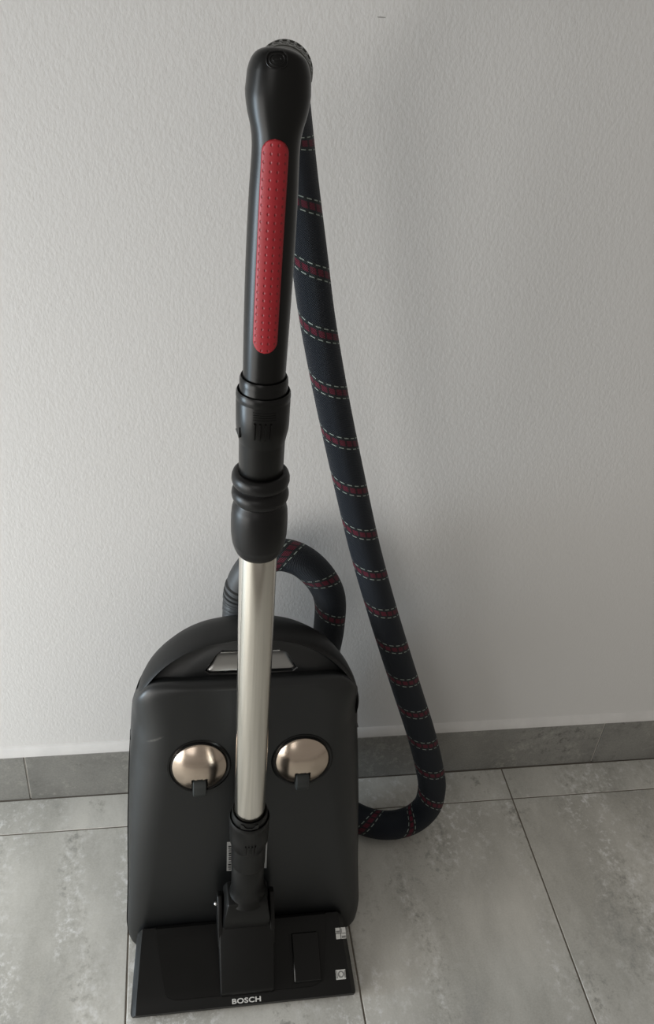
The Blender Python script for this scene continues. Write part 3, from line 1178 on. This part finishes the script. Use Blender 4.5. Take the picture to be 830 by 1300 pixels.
make('icon_print', *join(loft(rg, True, False, False), rect_top(0.0814, 0.0824, -0.3325, -0.3245, 0.0006, 0.0009), rect_top(0.0919, 0.0929, -0.3325, -0.3245, 0.0006, 0.0009)), ICONG, noz, deg=0)

# lettering on the front lip
tc = bpy.data.curves.new('lettering', 'FONT')
tc.body = 'BOSCH'
tc.size = 0.0098
tc.align_x = 'CENTER'
tc.align_y = 'CENTER'
tc.offset = 0.00026
tc.extrude = 0.0002
tc.space_character = 1.06
to = bpy.data.objects.new('lettering_source', tc)
COL.objects.link(to)
dg = bpy.context.evaluated_depsgraph_get()
dg.update()
tme = bpy.data.meshes.new_from_object(to.evaluated_get(dg))
bpy.data.objects.remove(to)
tme.name = 'lettering'
lx = [v.co.x for v in tme.vertices]
lwid = max(lx) - min(lx)
kx = 0.0365 / lwid
y0_, z0_, y1_, z1_ = -0.3475, 0.0115, -0.342, 0.0165
dy = Vector((0, y1_ - y0_, z1_ - z0_)).normalized()
dn = Vector((0, -dy.z, dy.y))
ctr_t = Vector((-0.0360, -0.3440, 0.0148)) + dn * 0.0004
for v in tme.vertices:
    p = ctr_t + Vector((1, 0, 0)) * v.co.x * kx + dy * v.co.y * 0.84 + dn * v.co.z
    v.co = p - ROOT_LOC
lt = link('lettering', tme, PRINT, noz)
lt['label'] = 'white brand lettering'

# neck cover: wedge rising from the front lip to two arms that hold the swivel
def nx(h):
    return NX - h, NX + h


NC = -0.0345
wedge = [(-0.3390, 0.017), (-0.3400, 0.0275), (-0.3370, 0.0320), (-0.2895, 0.0930), (-0.2760, 0.0930), (-0.2560, 0.0700), (-0.2540, 0.040)]
arm = [(-0.3040, 0.0700), (-0.2950, 0.0860), (-0.2850, 0.1010), (-0.2740, 0.1150), (-0.2640, 0.1220), (-0.2540, 0.1180), (-0.2500, 0.1080), (-0.2500, 0.050)]


def wsp(y, z):
    return 0.0352 + 0.0012 * min(1, max(0, (z - 0.03) / 0.08))


cov = make('neck_cover', *prism_x(wedge, lambda y, z: NC - wsp(y, z) + 0.001, lambda y, z: NC + wsp(y, z) - 0.001), SATIN, noz, deg=30, bevel=0.0024)
for sgn in (-1, 1):
    xo, xi = NC + sgn * 0.0360, NC + sgn * 0.0300
    make('neck_arm', *prism_x(arm, min(xo, xi), max(xo, xi)), SATIN, noz, deg=30, bevel=0.0012)
# swivel block and neck tube
blk = [(-0.2950, 0.0955), (-0.2950, 0.1180), (-0.2895, 0.1400), (-0.2560, 0.1400), (-0.2520, 0.1250), (-0.2520, 0.0955)]
sw = make('swivel_joint', *join(prism_x(blk, lambda y, z: NC - 0.0294 + (0.005 if z > 0.13 else 0), lambda y, z: NC + 0.0294 - (0.005 if z > 0.13 else 0))), SATIN, root, deg=30, bevel=0.0025)
wand_lathe('neck_tube', [(0.0150, 0.125), (0.0260, 0.1345), (0.0222, 0.1400), (0.0204, 0.1460), (0.0200, 0.1560), (0.0200, 0.1990), (0.0194, 0.2005), (0.0192, 0.2030)], SATIN, root, deg=40)
# pivot pin
pv = lathe([(0.0012, 0), (0.0026, 0.0006), (0.0030, 0.0020), (0.0024, 0.0036), (0.0010, 0.0042)], (NC - 0.0360, -0.267, 0.1105), (-1, 0, 0), 20)
pin = make('pivot_pin', *pv, PIN, noz, deg=50)
pin['label'] = 'bright metal pivot pin'
